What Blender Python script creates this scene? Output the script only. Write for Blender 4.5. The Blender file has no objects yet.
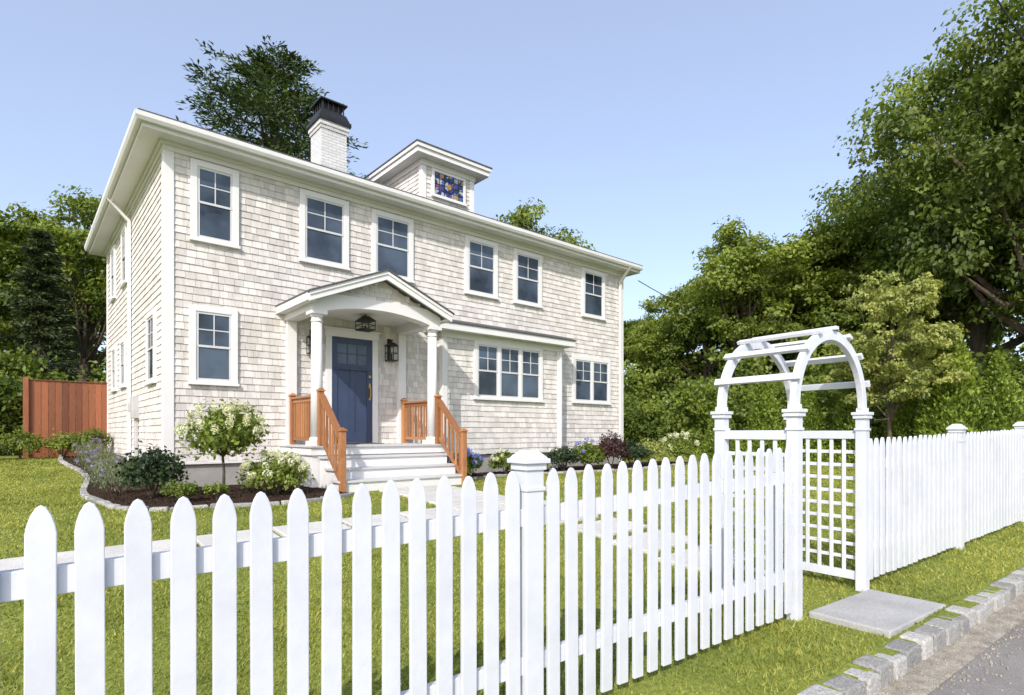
import bpy, bmesh, math, random
import numpy as np
from mathutils import Vector
random.seed(7)
rng = np.random.default_rng(7)
scene = bpy.context.scene
scene.view_settings.view_transform = 'Standard'
scene.view_settings.look = 'None'
scene.view_settings.exposure = 0

# ------------------------------------------------------------------ materials
def nt(name):
    m = bpy.data.materials.new(name); m.use_nodes = True
    t = m.node_tree; t.nodes.clear()
    o = t.nodes.new('ShaderNodeOutputMaterial')
    return m, t, o
def c4(c): return (c[0], c[1], c[2], 1.0)

def pmat(name, c1, c2=None, scale=4.0, rough=0.6, bump=0.0, bscale=60.0, spec=0.4, metallic=0.0,
         rnd=None, stretch=(1, 1, 1), island=False, fine=None, patch=None):
    m, t, o = nt(name)
    N, L = t.nodes, t.links
    b = N.new('ShaderNodeBsdfPrincipled'); L.new(b.outputs[0], o.inputs[0])
    b.inputs['Roughness'].default_value = rough
    b.inputs['Metallic'].default_value = metallic
    b.inputs['Specular IOR Level'].default_value = spec
    tc = N.new('ShaderNodeTexCoord'); mp = N.new('ShaderNodeMapping')
    mp.inputs['Scale'].default_value = stretch
    L.new(tc.outputs['Object'], mp.inputs[0])
    c2 = c2 or tuple(x * 0.85 for x in c1)
    nz = N.new('ShaderNodeTexNoise'); nz.inputs['Scale'].default_value = scale
    nz.inputs['Detail'].default_value = 6; nz.inputs['Roughness'].default_value = 0.6
    L.new(mp.outputs[0], nz.inputs[0])
    rp = N.new('ShaderNodeValToRGB')
    rp.color_ramp.elements[0].position = 0.3; rp.color_ramp.elements[1].position = 0.7
    rp.color_ramp.elements[0].color = c4(c2); rp.color_ramp.elements[1].color = c4(c1)
    fac = nz.outputs[0]
    if island:
        g = N.new('ShaderNodeNewGeometry')
        mx = N.new('ShaderNodeMath'); mx.operation = 'MULTIPLY_ADD'
        mx.inputs[1].default_value = 0.75
        ml = N.new('ShaderNodeMath'); ml.operation = 'MULTIPLY'; ml.inputs[1].default_value = 0.3
        L.new(nz.outputs[0], ml.inputs[0])
        L.new(g.outputs['Random Per Island'], mx.inputs[0]); L.new(ml.outputs[0], mx.inputs[2])
        rp.color_ramp.elements[0].position = 0.1; rp.color_ramp.elements[1].position = 0.95
        fac = mx.outputs[0]
    L.new(fac, rp.inputs[0])
    col = rp.outputs[0]
    for fn in [f for f in (fine, patch) if f]:
        n2 = N.new('ShaderNodeTexNoise'); n2.inputs['Scale'].default_value = fn[0]
        n2.inputs['Detail'].default_value = 4
        L.new(mp.outputs[0], n2.inputs[0])
        r2 = N.new('ShaderNodeMapRange'); r2.inputs[1].default_value = 0.3; r2.inputs[2].default_value = 0.7
        r2.inputs[3].default_value = 1 - fn[1]; r2.inputs[4].default_value = 1 + fn[1]
        L.new(n2.outputs[0], r2.inputs[0])
        vm = N.new('ShaderNodeVectorMath'); vm.operation = 'SCALE'
        L.new(col, vm.inputs[0]); L.new(r2.outputs[0], vm.inputs['Scale'])
        col = vm.outputs[0]
    L.new(col, b.inputs['Base Color'])
    if bump:
        bn = N.new('ShaderNodeTexNoise'); bn.inputs['Scale'].default_value = bscale
        bn.inputs['Detail'].default_value = 5
        L.new(mp.outputs[0], bn.inputs[0])
        bp = N.new('ShaderNodeBump'); bp.inputs['Strength'].default_value = bump
        bp.inputs['Distance'].default_value = 0.02
        L.new(bn.outputs[0], bp.inputs['Height']); L.new(bp.outputs[0], b.inputs['Normal'])
    return m

def leafmat(name, dark, light, trans=0.3, big=0.5, rough=0.5):
    m, t, o = nt(name); N, L = t.nodes, t.links
    at = N.new('ShaderNodeAttribute'); at.attribute_name = 'rnd'
    tc = N.new('ShaderNodeTexCoord')
    nz = N.new('ShaderNodeTexNoise'); nz.inputs['Scale'].default_value = big
    nz.inputs['Detail'].default_value = 3
    L.new(tc.outputs['Object'], nz.inputs[0])
    ad = N.new('ShaderNodeMath'); ad.operation = 'MULTIPLY_ADD'; ad.inputs[1].default_value = 1.2
    L.new(nz.outputs[0], ad.inputs[0])
    ms = N.new('ShaderNodeMath'); ms.operation = 'MULTIPLY_ADD'; ms.inputs[1].default_value = 0.7; ms.inputs[2].default_value = -0.45
    L.new(at.outputs['Fac'], ms.inputs[0]); L.new(ms.outputs[0], ad.inputs[2])
    rp = N.new('ShaderNodeValToRGB')
    rp.color_ramp.elements[0].position = 0.1; rp.color_ramp.elements[1].position = 0.9
    rp.color_ramp.elements[0].color = c4(dark); rp.color_ramp.elements[1].color = c4(light)
    L.new(ad.outputs[0], rp.inputs[0])
    b = N.new('ShaderNodeBsdfPrincipled'); b.inputs['Roughness'].default_value = rough
    b.inputs['Specular IOR Level'].default_value = 0.3
    L.new(rp.outputs[0], b.inputs['Base Color'])
    tr = N.new('ShaderNodeBsdfTranslucent')
    sc = N.new('ShaderNodeVectorMath'); sc.operation = 'MULTIPLY'; sc.inputs[1].default_value = (1.5, 1.5, 0.7)
    L.new(rp.outputs[0], sc.inputs[0]); L.new(sc.outputs[0], tr.inputs[0])
    mx = N.new('ShaderNodeMixShader'); mx.inputs[0].default_value = trans
    L.new(b.outputs[0], mx.inputs[1]); L.new(tr.outputs[0], mx.inputs[2]); L.new(mx.outputs[0], o.inputs[0])
    return m

def glassmat(name, col):
    m, t, o = nt(name); N, L = t.nodes, t.links
    b = N.new('ShaderNodeBsdfPrincipled'); L.new(b.outputs[0], o.inputs[0])
    tc = N.new('ShaderNodeTexCoord')
    nz = N.new('ShaderNodeTexNoise'); nz.inputs['Scale'].default_value = 1.3; nz.inputs['Detail'].default_value = 3
    L.new(tc.outputs['Object'], nz.inputs[0])
    rp = N.new('ShaderNodeValToRGB'); rp.color_ramp.elements[0].position = .35; rp.color_ramp.elements[1].position = .65
    rp.color_ramp.elements[0].color = c4([x * .35 for x in col]); rp.color_ramp.elements[1].color = c4([x * 1.5 for x in col])
    L.new(nz.outputs[0], rp.inputs[0]); L.new(rp.outputs[0], b.inputs['Base Color'])
    b.inputs['Roughness'].default_value = 0.03
    b.inputs['Specular IOR Level'].default_value = 0.55
    n2 = N.new('ShaderNodeTexNoise'); n2.inputs['Scale'].default_value = 2.5
    L.new(tc.outputs['Object'], n2.inputs[0])
    bp = N.new('ShaderNodeBump'); bp.inputs['Strength'].default_value = .2; bp.inputs['Distance'].default_value = .02
    L.new(n2.outputs[0], bp.inputs['Height']); L.new(bp.outputs[0], b.inputs['Normal'])
    return m

M_white = pmat('white_paint', (.74, .735, .735), (.69, .685, .685), 2.0, .45, .05, 90)
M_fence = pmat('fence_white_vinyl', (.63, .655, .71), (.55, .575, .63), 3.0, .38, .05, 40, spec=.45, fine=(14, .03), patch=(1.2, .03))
M_shingle = pmat('cedar_shingle', (.70, .67, .645), (.51, .485, .46), 3, .8, .4, 25, spec=.2, island=True, stretch=(1, 1, .25), fine=(9, .08), patch=(.7, .05))
M_found = pmat('foundation_concrete', (.36, .35, .335), (.28, .27, .26), 3, .9, .3, 40, spec=.2)
M_roof = pmat('asphalt_shingle', (.13, .13, .14), (.07, .07, .08), 14, .9, .5, 60, spec=.2)
M_glass = glassmat('window_glass', (.05, .07, .10))
M_sash = pmat('sash_paint', (.60, .61, .62), (.55, .56, .57), 3, .4)
M_door = pmat('door_blue_paint', (.045, .065, .125), (.035, .052, .10), 4, .35, .03, 50)
M_black = pmat('black_metal', (.02, .02, .022), (.012, .012, .014), 6, .45, .05, 60)
M_brass = pmat('brass', (.5, .35, .15), None, 8, .3, metallic=1)
M_cedar = pmat('cedar_wood', (.46, .21, .085), (.22, .09, .035), 6, .5, .15, 30, stretch=(3, 3, .4), island=True, fine=(30, .18))
M_redfence = pmat('stained_board', (.34, .12, .055), (.10, .034, .018), 5, .6, .2, 30, stretch=(3, 3, .3), island=True, fine=(20, .15))
M_deck = pmat('grey_deck_board', (.56, .56, .56), (.46, .46, .46), 5, .55, .1, 40, island=True)
M_conc = pmat('concrete_slab', (.58, .57, .54), (.45, .44, .42), 2.5, .85, .2, 60, spec=.2, fine=(60, .1))
M_slab = pmat('bluestone', (.42, .42, .41), (.31, .31, .31), 2.5, .85, .2, 60, spec=.2, fine=(60, .12))
M_granite = pmat('granite_block', (.44, .43, .41), (.20, .20, .195), 9, .85, .6, 35, spec=.25, island=True, fine=(70, .3))
M_asph = pmat('asphalt_road', (.26, .245, .23), (.185, .177, .168), 1.4, .9, .3, 160, spec=.15, fine=(160, .35), patch=(3, .1))
M_sand = pmat('gutter_gravel', (.42, .38, .32), (.22, .20, .165), 12, .95, .5, 120, spec=.1, fine=(120, .35))
M_mulch = pmat('bark_mulch', (.060, .038, .026), (.022, .014, .011), 22, .95, 1.0, 45, spec=.1, fine=(70, .4))
M_soil = pmat('lawn_ground', (.22, .25, .055), (.135, .17, .035), .9, .95, .4, 90, spec=.1, fine=(35, .3))
M_bark = pmat('bark', (.14, .11, .085), (.06, .048, .038), 5, .9, .8, 12, spec=.1, stretch=(2, 2, .5))
M_pole = pmat('pole_wood', (.2, .16, .12), None, 3, .9)
M_grass = leafmat('grass_blade', (.11, .155, .026), (.44, .43, .105), .35, 1.3)
L_mid = leafmat('leaf_mid', (.045, .082, .015), (.24, .30, .048), .36, .35)
L_oak = leafmat('leaf_oak', (.035, .062, .015), (.19, .235, .042), .32, .3)
L_light = leafmat('leaf_light', (.08, .125, .022), (.30, .36, .065), .38, .5)
L_pale = leafmat('leaf_pale', (.15, .19, .045), (.46, .48, .15), .35, .7)
L_pine = leafmat('pine_needle', (.018, .038, .014), (.10, .15, .04), .15, .35)
L_spruce = leafmat('spruce_needle', (.022, .038, .016), (.095, .12, .045), .12, .4)
L_dark = leafmat('leaf_dark', (.012, .028, .012), (.05, .08, .025), .15, 2)
L_red = leafmat('leaf_burgundy', (.03, .012, .014), (.10, .05, .04), .2, 2)
L_sage = leafmat('leaf_catmint', (.10, .13, .07), (.24, .27, .16), .25, 2)
L_arb = leafmat('leaf_arborvitae', (.07, .12, .018), (.30, .38, .055), .25, 1)
F_white = leafmat('petal_white', (.54, .56, .34), (.76, .76, .62), .25, 3)
F_blue = leafmat('petal_blue', (.12, .16, .5), (.3, .35, .75), .25, 3)
F_purple = leafmat('petal_purple', (.22, .18, .42), (.4, .34, .6), .25, 3)

def stained():
    m, t, o = nt('stained_glass'); N, L = t.nodes, t.links
    b = N.new('ShaderNodeBsdfPrincipled'); L.new(b.outputs[0], o.inputs[0])
    tc = N.new('ShaderNodeTexCoord')
    vo = N.new('ShaderNodeTexVoronoi'); vo.inputs['Scale'].default_value = 9
    L.new(tc.outputs['Object'], vo.inputs[0])
    rp = N.new('ShaderNodeValToRGB'); rp.color_ramp.interpolation = 'CONSTANT'
    e = rp.color_ramp.elements
    e[0].color = (.03, .05, .22, 1); e[1].position = .38; e[1].color = (.02, .03, .10, 1)
    for p, c in ((.54, (.34, .22, .05, 1)), (.62, (.05, .12, .3, 1)), (.80, (.30, .05, .04, 1)), (.88, (.35, .38, .42, 1))):
        x = e.new(p); x.color = c
    sp = N.new('ShaderNodeSeparateColor'); L.new(vo.outputs['Color'], sp.inputs[0])
    L.new(sp.outputs[0], rp.inputs[0]); L.new(rp.outputs[0], b.inputs['Base Color'])
    b.inputs['Roughness'].default_value = .15
    return m
M_stained = stained()

def brickmat():
    m, t, o = nt('painted_brick'); N, L = t.nodes, t.links
    b = N.new('ShaderNodeBsdfPrincipled'); L.new(b.outputs[0], o.inputs[0])
    tc = N.new('ShaderNodeTexCoord'); sx = N.new('ShaderNodeSeparateXYZ'); L.new(tc.outputs['Object'], sx.inputs[0])
    ad = N.new('ShaderNodeMath'); L.new(sx.outputs[0], ad.inputs[0]); L.new(sx.outputs[1], ad.inputs[1])
    cx = N.new('ShaderNodeCombineXYZ'); L.new(ad.outputs[0], cx.inputs[0]); L.new(sx.outputs[2], cx.inputs[1])
    br = N.new('ShaderNodeTexBrick'); L.new(cx.outputs[0], br.inputs[0])
    br.inputs['Scale'].default_value = 1; br.inputs['Brick Width'].default_value = .21
    br.inputs['Row Height'].default_value = .072; br.inputs['Mortar Size'].default_value = .007
    br.inputs['Color1'].default_value = (.66, .66, .67, 1); br.inputs['Color2'].default_value = (.56, .56, .57, 1)
    br.inputs['Mortar'].default_value = (.42, .42, .42, 1)
    L.new(br.outputs[0], b.inputs['Base Color']); b.inputs['Roughness'].default_value = .7
    bp = N.new('ShaderNodeBump'); bp.invert = True; bp.inputs['Strength'].default_value = .7; bp.inputs['Distance'].default_value = .01
    L.new(br.outputs['Fac'], bp.inputs['Height']); L.new(bp.outputs[0], b.inputs['Normal'])
    return m
M_brick = brickmat()

# ------------------------------------------------------------------ mesh helpers
BF = [(0, 3, 2, 1), (4, 5, 6, 7), (0, 1, 5, 4), (1, 2, 6, 5), (2, 3, 7, 6), (3, 0, 4, 7)]
def empty(name, loc=(0, 0, 0), parent=None):
    o = bpy.data.objects.new(name, None); o.location = loc
    scene.collection.objects.link(o)
    if parent: o.parent = parent
    return o
class MB:
    def __init__(s, T=None): s.v = []; s.f = []; s.T = T
    def add(s, vs, fs):
        o = len(s.v)
        if s.T: vs = [s.T(*p) for p in vs]
        s.v += [tuple(p) for p in vs]; s.f += [tuple(i + o for i in f) for f in fs]
    def box(s, x0, x1, y0, y1, z0, z1):
        s.add([(x0, y0, z0), (x1, y0, z0), (x1, y1, z0), (x0, y1, z0),
               (x0, y0, z1), (x1, y0, z1), (x1, y1, z1), (x0, y1, z1)], BF)
    def rbox(s, cx, cy, z0, z1, lx, ly, ang=0, taper=1.0):
        c, n = math.cos(ang), math.sin(ang); vs = []
        for z, k in ((z0, 1), (z1, taper)):
            for a, b in ((-1, -1), (1, -1), (1, 1), (-1, 1)):
                u, w = a * lx / 2 * k, b * ly / 2 * k
                vs.append((cx + u * c - w * n, cy + u * n + w * c, z))
        s.add(vs, BF)
    def beam(s, p, q, w, h):
        p, q = Vector(p), Vector(q); d = (q - p).normalized()
        up = Vector((0, 0, 1))
        if abs(d.z) > .98: up = Vector((0, 1, 0))
        sd = d.cross(up).normalized(); u = sd.cross(d).normalized()
        vs = []
        for e in (p, q):
            for a, b in ((-1, -1), (1, -1), (1, 1), (-1, 1)):
                vs.append(tuple(e + sd * (a * w / 2) + u * (b * h / 2)))
        s.add(vs, BF)
    def prism(s, pts, y0, y1):
        n = len(pts)
        vs = [(p[0], y0, p[1]) for p in pts] + [(p[0], y1, p[1]) for p in pts]
        fs = [tuple(range(n)), tuple(range(2 * n - 1, n - 1, -1))]
        fs += [(i, i + n, (i + 1) % n + n, (i + 1) % n) for i in range(n)]
        s.add(vs, fs)
    def cyl(s, cx, cy, z0, z1, r0, r1=None, n=20):
        r1 = r0 if r1 is None else r1; vs = []
        for z, r in ((z0, r0), (z1, r1)):
            for i in range(n):
                a = 2 * math.pi * i / n; vs.append((cx + r * math.cos(a), cy + r * math.sin(a), z))
        fs = [tuple(range(n - 1, -1, -1)), tuple(range(n, 2 * n))]
        fs += [(i, (i + 1) % n, (i + 1) % n + n, i + n) for i in range(n)]
        s.add(vs, fs)
    def tube(s, pts, rad, n=8):
        pts = [Vector(p) for p in pts]; o = []; fs = []
        for i, p in enumerate(pts):
            d = (pts[min(i + 1, len(pts) - 1)] - pts[max(i - 1, 0)]).normalized()
            a = d.cross(Vector((.3, .9, .2))).normalized(); b = d.cross(a)
            for k in range(n):
                t = 2 * math.pi * k / n
                o.append(tuple(p + (a * math.cos(t) + b * math.sin(t)) * rad[i]))
        for i in range(len(pts) - 1):
            for k in range(n):
                fs.append((i * n + k, i * n + (k + 1) % n, (i + 1) * n + (k + 1) % n, (i + 1) * n + k))
        fs.append(tuple(range(n))); fs.append(tuple(range(len(o) - n, len(o))))
        s.add(o, fs)
    def mesh(s, name, recalc=True):
        me = bpy.data.meshes.new(name); me.from_pydata(s.v, [], s.f)
        if recalc:
            bm = bmesh.new(); bm.from_mesh(me); bmesh.ops.recalc_face_normals(bm, faces=bm.faces); bm.to_mesh(me); bm.free()
        me.update(); return me
    def obj(s, name, mat, parent=None, bevel=0, smooth=False):
        me = s.mesh(name); me.materials.append(mat)
        if smooth:
            me.polygons.foreach_set('use_smooth', [True] * len(me.polygons))
        o = bpy.data.objects.new(name, me); scene.collection.objects.link(o)
        if parent: o.parent = parent
        if bevel:
            b = o.modifiers.new('bevel', 'BEVEL'); b.width = bevel; b.segments = 2
            b.limit_method = 'ANGLE'; b.angle_limit = math.radians(40)
        return o

def np_mesh(name, V, k, rnd, mat):
    n = len(V) // k
    me = bpy.data.meshes.new(name)
    me.vertices.add(n * k); me.vertices.foreach_set('co', V.astype(np.float32).ravel())
    me.loops.add(n * k); me.loops.foreach_set('vertex_index', np.arange(n * k, dtype=np.int32))
    me.polygons.add(n); me.polygons.foreach_set('loop_start', np.arange(0, n * k, k, dtype=np.int32))
    me.polygons.foreach_set('loop_total', np.full(n, k, dtype=np.int32))
    me.update(calc_edges=True)
    a = me.attributes.new('rnd', 'FLOAT', 'POINT'); a.data.foreach_set('value', np.repeat(rnd, k).astype(np.float32))
    me.materials.append(mat)
    return me
def unit(a): return a / (np.linalg.norm(a, axis=1, keepdims=True) + 1e-9)
def ball(n): return unit(rng.normal(size=(n, 3))) * rng.random((n, 1)) ** .45
def leaf_mesh(name, P, size, mat, aspect=.5, nrm=None, rnd=None, along=None):
    n = len(P)
    R = unit(rng.normal(size=(n, 3)))
    if nrm is None: nrm = np.tile([0, 0, .7], (n, 1))
    nn = unit(R + nrm)
    if along is None: a = unit(np.cross(nn, rng.normal(size=(n, 3))))
    else: a = unit(along + rng.normal(size=(n, 3)) * .35)
    b = unit(np.cross(nn, a))
    s = (size * rng.uniform(.6, 1.3, n))[:, None]
    A, B = a * s / 2, b * s * aspect / 2
    drop = np.array([0, 0, -1]) * s * .12
    V = np.stack([P - A, P + B + A * .1, P + A + drop, P - B + A * .1], 1).reshape(-1, 3)
    if rnd is None: rnd = rng.random(n)
    return np_mesh(name, V, 4, rnd, mat)
def add_obj(name, me, parent=None, loc=(0, 0, 0), scale=1, rz=0, mat=None):
    o = bpy.data.objects.new(name, me); scene.collection.objects.link(o)
    o.location = loc; o.scale = (scale,) * 3 if not hasattr(scale, '__len__') else scale
    o.rotation_euler = (0, 0, rz)
    if parent: o.parent = parent
    if mat: o.material_slots[0].link = 'OBJECT'; o.material_slots[0].material = mat
    return o

# ------------------------------------------------------------------ terrain
SL = .0822
def zf(x): return .02 + .03 * (min(max(x, -6), 12) - 1.87)
def sstep(t): t = min(max(t, 0), 1); return t * t * (3 - 2 * t)
def gz(x, y):
    v = y + SL * x
    a = zf(x)
    if v < 1.47: a -= .12
    t = sstep((v - 2.2) / 7.2)
    z = a * (1 - t) + .47 * t
    z += .35 * sstep((y - 11) / 8)
    return z
def frange(a, b, s):
    n = int(round((b - a) / s)); return [a + i * s for i in range(n + 1)]
xs = [-900, -300, -120, -60, -30, -18, -12] + frange(-8, 30, .4) + [34, 40, 50, 70, 120, 300, 900]
vs_ = [-900, -300, -100, -40, -20, -12, -9, -6.6, -4, -1, 0, .8, 1.2, 1.468, 1.474] + frange(1.6, 20, .25) + [21, 23, 26, 30, 36, 45, 60, 100, 300, 900]
g = MB()
vv = []
for x in xs:
    for v in vs_:
        xc = min(max(x, -60), 60)
        vv.append((x, v - SL * xc, gz(xc, v - SL * xc)))
nv = len(vs_)
ff = [(i * nv + j, (i + 1) * nv + j, (i + 1) * nv + j + 1, i * nv + j + 1) for i in range(len(xs) - 1) for j in range(nv - 1)]
g.add(vv, ff); g.obj('ground', M_soil, smooth=False)

def strip(name, v0, v1, dz, mat, x0=-60, x1=60, step=.5):
    m = MB(); n = int((x1 - x0) / step); V = []; F = []
    for i in range(n + 1):
        x = x0 + i * step
        for v in (v0, v1): V.append((x, v - SL * x, zf(x) - .12 + dz))
    for i in range(n): F.append((2 * i, 2 * i + 2, 2 * i + 3, 2 * i + 1))
    m.add(V, F); return m.obj(name, mat)
strip('road', -5.6, 1.30, .012, M_asph)
strip('gutter_gravel', 1.24, 1.46, .018, M_sand)
kb = MB(); x = -4.0
while x < 34:
    L_ = random.uniform(.17, .26)
    xm = x + L_ / 2; v = 1.497 + random.uniform(-.010, .010)
    z = zf(xm)
    kb.rbox(xm, v - SL * xm, z - .2, z + .006 + random.uniform(-.010, .010), L_ - .010, random.uniform(.14, .165), -math.atan(SL) + random.uniform(-.04, .04), .94)
    x += L_
kb.obj('granite_kerb', M_granite, bevel=.014)
db = MB()
for i in range(2600):
    x = random.uniform(1.5, 12); v = random.gauss(1.28, .11)
    if v > 1.41: continue
    s = random.uniform(.003, .010)
    db.rbox(x, v - SL * x, zf(x) - .107, zf(x) - .105 + s, s * 1.6, s, random.random() * 3, .6)
db.obj('gutter_pebbles', M_sand)

# ------------------------------------------------------------------ beds, paths
HX0, HX1, HY0, HY1 = 1.93, 14.27, 11.3, 19.3
def in_bed(x, y):
    if .95 <= x <= 4.02 and 8.45 + .25 * math.sin(x * 1.6) <= y <= 11.5:
        if x < 1.7 and y < 9.2 and (x - 1.7) ** 2 + (y - 9.2) ** 2 > .56: return False
        return True
    if .95 + .12 * math.sin(y) <= x <= 2.0 and 9.2 <= y <= 18.8: return True
    if 6.45 <= x <= 16.6 and 9.75 + .22 * math.sin(x * .9) <= y <= 11.5: return True
    return False
bd = MB(); st = .1
for i in range(int(17 / st)):
    for j in range(int(11 / st)):
        x, y = .7 + i * st, 8.0 + j * st
        if in_bed(x + st / 2, y + st / 2):
            bd.add([(x, y, gz(x, y) + .03), (x + st, y, gz(x + st, y) + .03), (x + st, y + st, gz(x + st, y + st) + .03), (x, y + st, gz(x, y + st) + .03)], [(0, 1, 2, 3)])
bd.obj('mulch_bed', M_mulch)
mc = MB()
for i in range(3500):
    x, y = (random.uniform(.95, 4), random.uniform(8.3, 11.2)) if i % 2 else (random.uniform(6.4, 12), random.uniform(9.6, 10.9))
    if not in_bed(x, y): continue
    mc.rbox(x, y, gz(x, y) + .03, gz(x, y) + .035 + random.random() * .012, random.uniform(.02, .07), random.uniform(.008, .02), random.random() * 3, .7)
mc.obj('mulch_chips', M_mulch)
ed = MB()
def edging(pts):
    for (a, b) in zip(pts[:-1], pts[1:]):
        a, b = Vector(a), Vector(b); d = b - a; n = max(1, int(d.length / .2)); ang = math.atan2(d.y, d.x)
        for k in range(n):
            p = a + d * ((k + .5) / n)
            z = gz(p.x, p.y)
            ed.rbox(p.x, p.y, z - .05, z + .05 + random.uniform(-.01, .01), d.length / n - .012, .10, ang, .92)
pts = [(.93 + .12 * math.sin(18.6 - i * .4), 18.6 - i * .4) for i in range(24)]
pts += [(1.7 - .77 * math.cos(a), 9.2 - .77 * math.sin(a)) for a in [0.15, .4, .7, 1.0, 1.3]]
pts += [(x, 8.43 + .25 * math.sin(x * 1.6)) for x in (1.95, 2.2, 2.5, 2.8, 3.1, 3.4, 3.7, 4.0)]
edging(pts)
edging([(x, 9.73 + .22 * math.sin(x * .9)) for x in frange(6.5, 16.5, .4)])
ed.obj('stone_bed_edging', M_granite, bevel=.012)

pv = MB(); paver_rects = []
def paver(x0, x1, y0, y1, h=.04):
    paver_rects.append((x0, x1, y0, y1))
    zz = [gz(a, b) for a, b in ((x0, y0), (x1, y0), (x1, y1), (x0, y1))]
    pv.add([(x0, y0, zz[0] - .05), (x1, y0, zz[1] - .05), (x1, y1, zz[2] - .05), (x0, y1, zz[3] - .05),
            (x0, y0, zz[0] + h), (x1, y0, zz[1] + h), (x1, y1, zz[2] + h), (x0, y1, zz[3] + h)], BF)
x = -.2
while x < 5.4:
    paver(x, x + .74, 6.0, 6.72); x += .80
for k in range(4): paver(4.6, 5.9, 6.80 + k * .50, 7.24 + k * .50)
for k, (cx, cy) in enumerate([(5.55, 5.42), (5.6, 4.66), (5.5, 3.90), (5.35, 3.16)]):
    paver(cx - .46, cx + .46, cy - .27, cy + .27)
pv.obj('stone_paver_walk', M_conc, bevel=.012)
TA = math.atan(SL)
sl = MB()
sl_c = (4.9, 1.87 - SL * 4.9)
sl.rbox(sl_c[0], sl_c[1], zf(4.9) - .06, zf(4.9) + .03, 1.02, .54, -TA)
o = sl.obj('bluestone_slab', M_slab, bevel=.01)

# ------------------------------------------------------------------ grass blades
N = 2200000
X = rng.uniform(-4.5, 18, N); Vv = rng.uniform(1.58, 19, N); Y = Vv - SL * X
d = np.hypot(X, Y)
dep = .6534 * X + .757 * Y; lat = .757 * X - .6534 * Y
keep = (dep > .5) & (np.abs(lat) < dep * 1.05 + 1.2)
p = np.clip((2.6 / np.maximum(d, 2.4)) ** 1.25, 0, 1)
keep &= rng.random(N) < p
X, Y, d, Vv = X[keep], Y[keep], d[keep], Vv[keep]
mask = np.ones(len(X), bool)
for (a, b, c, e) in paver_rects: mask &= ~((X > a + .01) & (X < b - .01) & (Y > c + .01) & (Y < e - .01))
mask &= ~((np.abs(X - 4.9) < .52) & (np.abs(Vv - 1.87) < .275))
mask &= ~((X > HX0) & (X < HX1) & (Y > HY0)); mask &= ~((X > 3.9) & (X < 6.6) & (Y > 8.85) & (Y < 11.4))
X, Y, d, Vv = X[mask], Y[mask], d[mask], Vv[mask]
ib = np.array([in_bed(a, b) if b > 7.9 else False for a, b in zip(X, Y)])
X, Y, d, Vv = X[~ib], Y[~ib], d[~ib], Vv[~ib]
zfa = .02 + .03 * (np.clip(X, -6, 12) - 1.87)
t = np.clip((Vv - 2.2) / 7.2, 0, 1); t = t * t * (3 - 2 * t)
t2 = np.clip((Y - 11) / 8, 0, 1); t2 = t2 * t2 * (3 - 2 * t2)
Z = zfa * (1 - t) + .47 * t + .35 * t2
n = len(X)
P = np.stack([X, Y, Z - .004], 1)
ang = rng.uniform(0, 2 * np.pi, n); w = .0026 * np.sqrt(np.maximum(d, 2) / 2) ** 1.6 * rng.uniform(.8, 1.6, n)
h = rng.uniform(.014, .040, n) * (1 + .35 * np.sin(X * 3.1 + np.sin(Y * 2.3)) * np.sin(Y * 2.7)); lean = rng.normal(0, .55, (n, 2)) * h[:, None]
S = np.stack([np.cos(ang) * w, np.sin(ang) * w, np.zeros(n)], 1)
T3 = P + np.stack([lean[:, 0], lean[:, 1], h], 1)
V = np.stack([P - S, P + S, T3], 1).reshape(-1, 3)
add_obj('lawn_grass', np_mesh('lawn_grass', V, 3, rng.random(n), M_grass))
print('blades', n)

# ------------------------------------------------------------------ house
house = empty('shingled_house', (0, 0, 0))
TF = lambda y: (lambda u, n, z: (u, y - n, z))
TL = lambda x: (lambda u, n, z: (x - n, u, z))
ZS0, ZS1 = .95, 6.42
core = MB(); core.box(HX0, HX1, HY0, HY1, .9, 6.43)
core.obj('wall_core', M_shingle, house)
fd = MB(); fd.box(HX0 + .04, HX1 - .04, HY0 + .03, HY1 - .04, -.1, .93)
fd.box(7.34, 11.03, 10.9, 11.32, -.1, .93)
fd.obj('foundation', M_found, house)

def shingles(mb, ufun, z0, z1, e=.128):
    k = 0; z = z0
    while z < z1 - .02:
        a, b = ufun(z + e * .5)
        zt = min(z + e + .012, z1)
        if b - a > .05:
            u = a
            while u < b - .01:
                w = random.uniform(.08, .21)
                u2 = min(u + w, b)
                if b - u2 < .05: u2 = b
                j = random.uniform(-.004, .004); ob = .0215 + random.uniform(-.003, .003)
                gp = .0022
                mb.add([(u + gp, ob, z + j), (u2 - gp, ob, z + j), (u2 - gp, -.002, z + j), (u + gp, -.002, z + j),
                        (u + gp, .005, zt), (u2 - gp, .005, zt), (u2 - gp, -.002, zt), (u + gp, -.002, zt)], BF)
                u = u2
        z += e
m = MB(TF(HY0)); shingles(m, lambda z: (HX0 + .12, HX1 - .12), ZS0, 6.3); m.obj('front_shingles', M_shingle, house)
m = MB(TL(HX0)); shingles(m, lambda z: (HY0 + .12, HY1 - .12), ZS0, 6.3); m.obj('side_shingles', M_shingle, house)
m = MB(TF(10.85)); shingles(m, lambda z: (7.4, 10.97), ZS0, 3.7); m.obj('bay_shingles', M_shingle, house)

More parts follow.
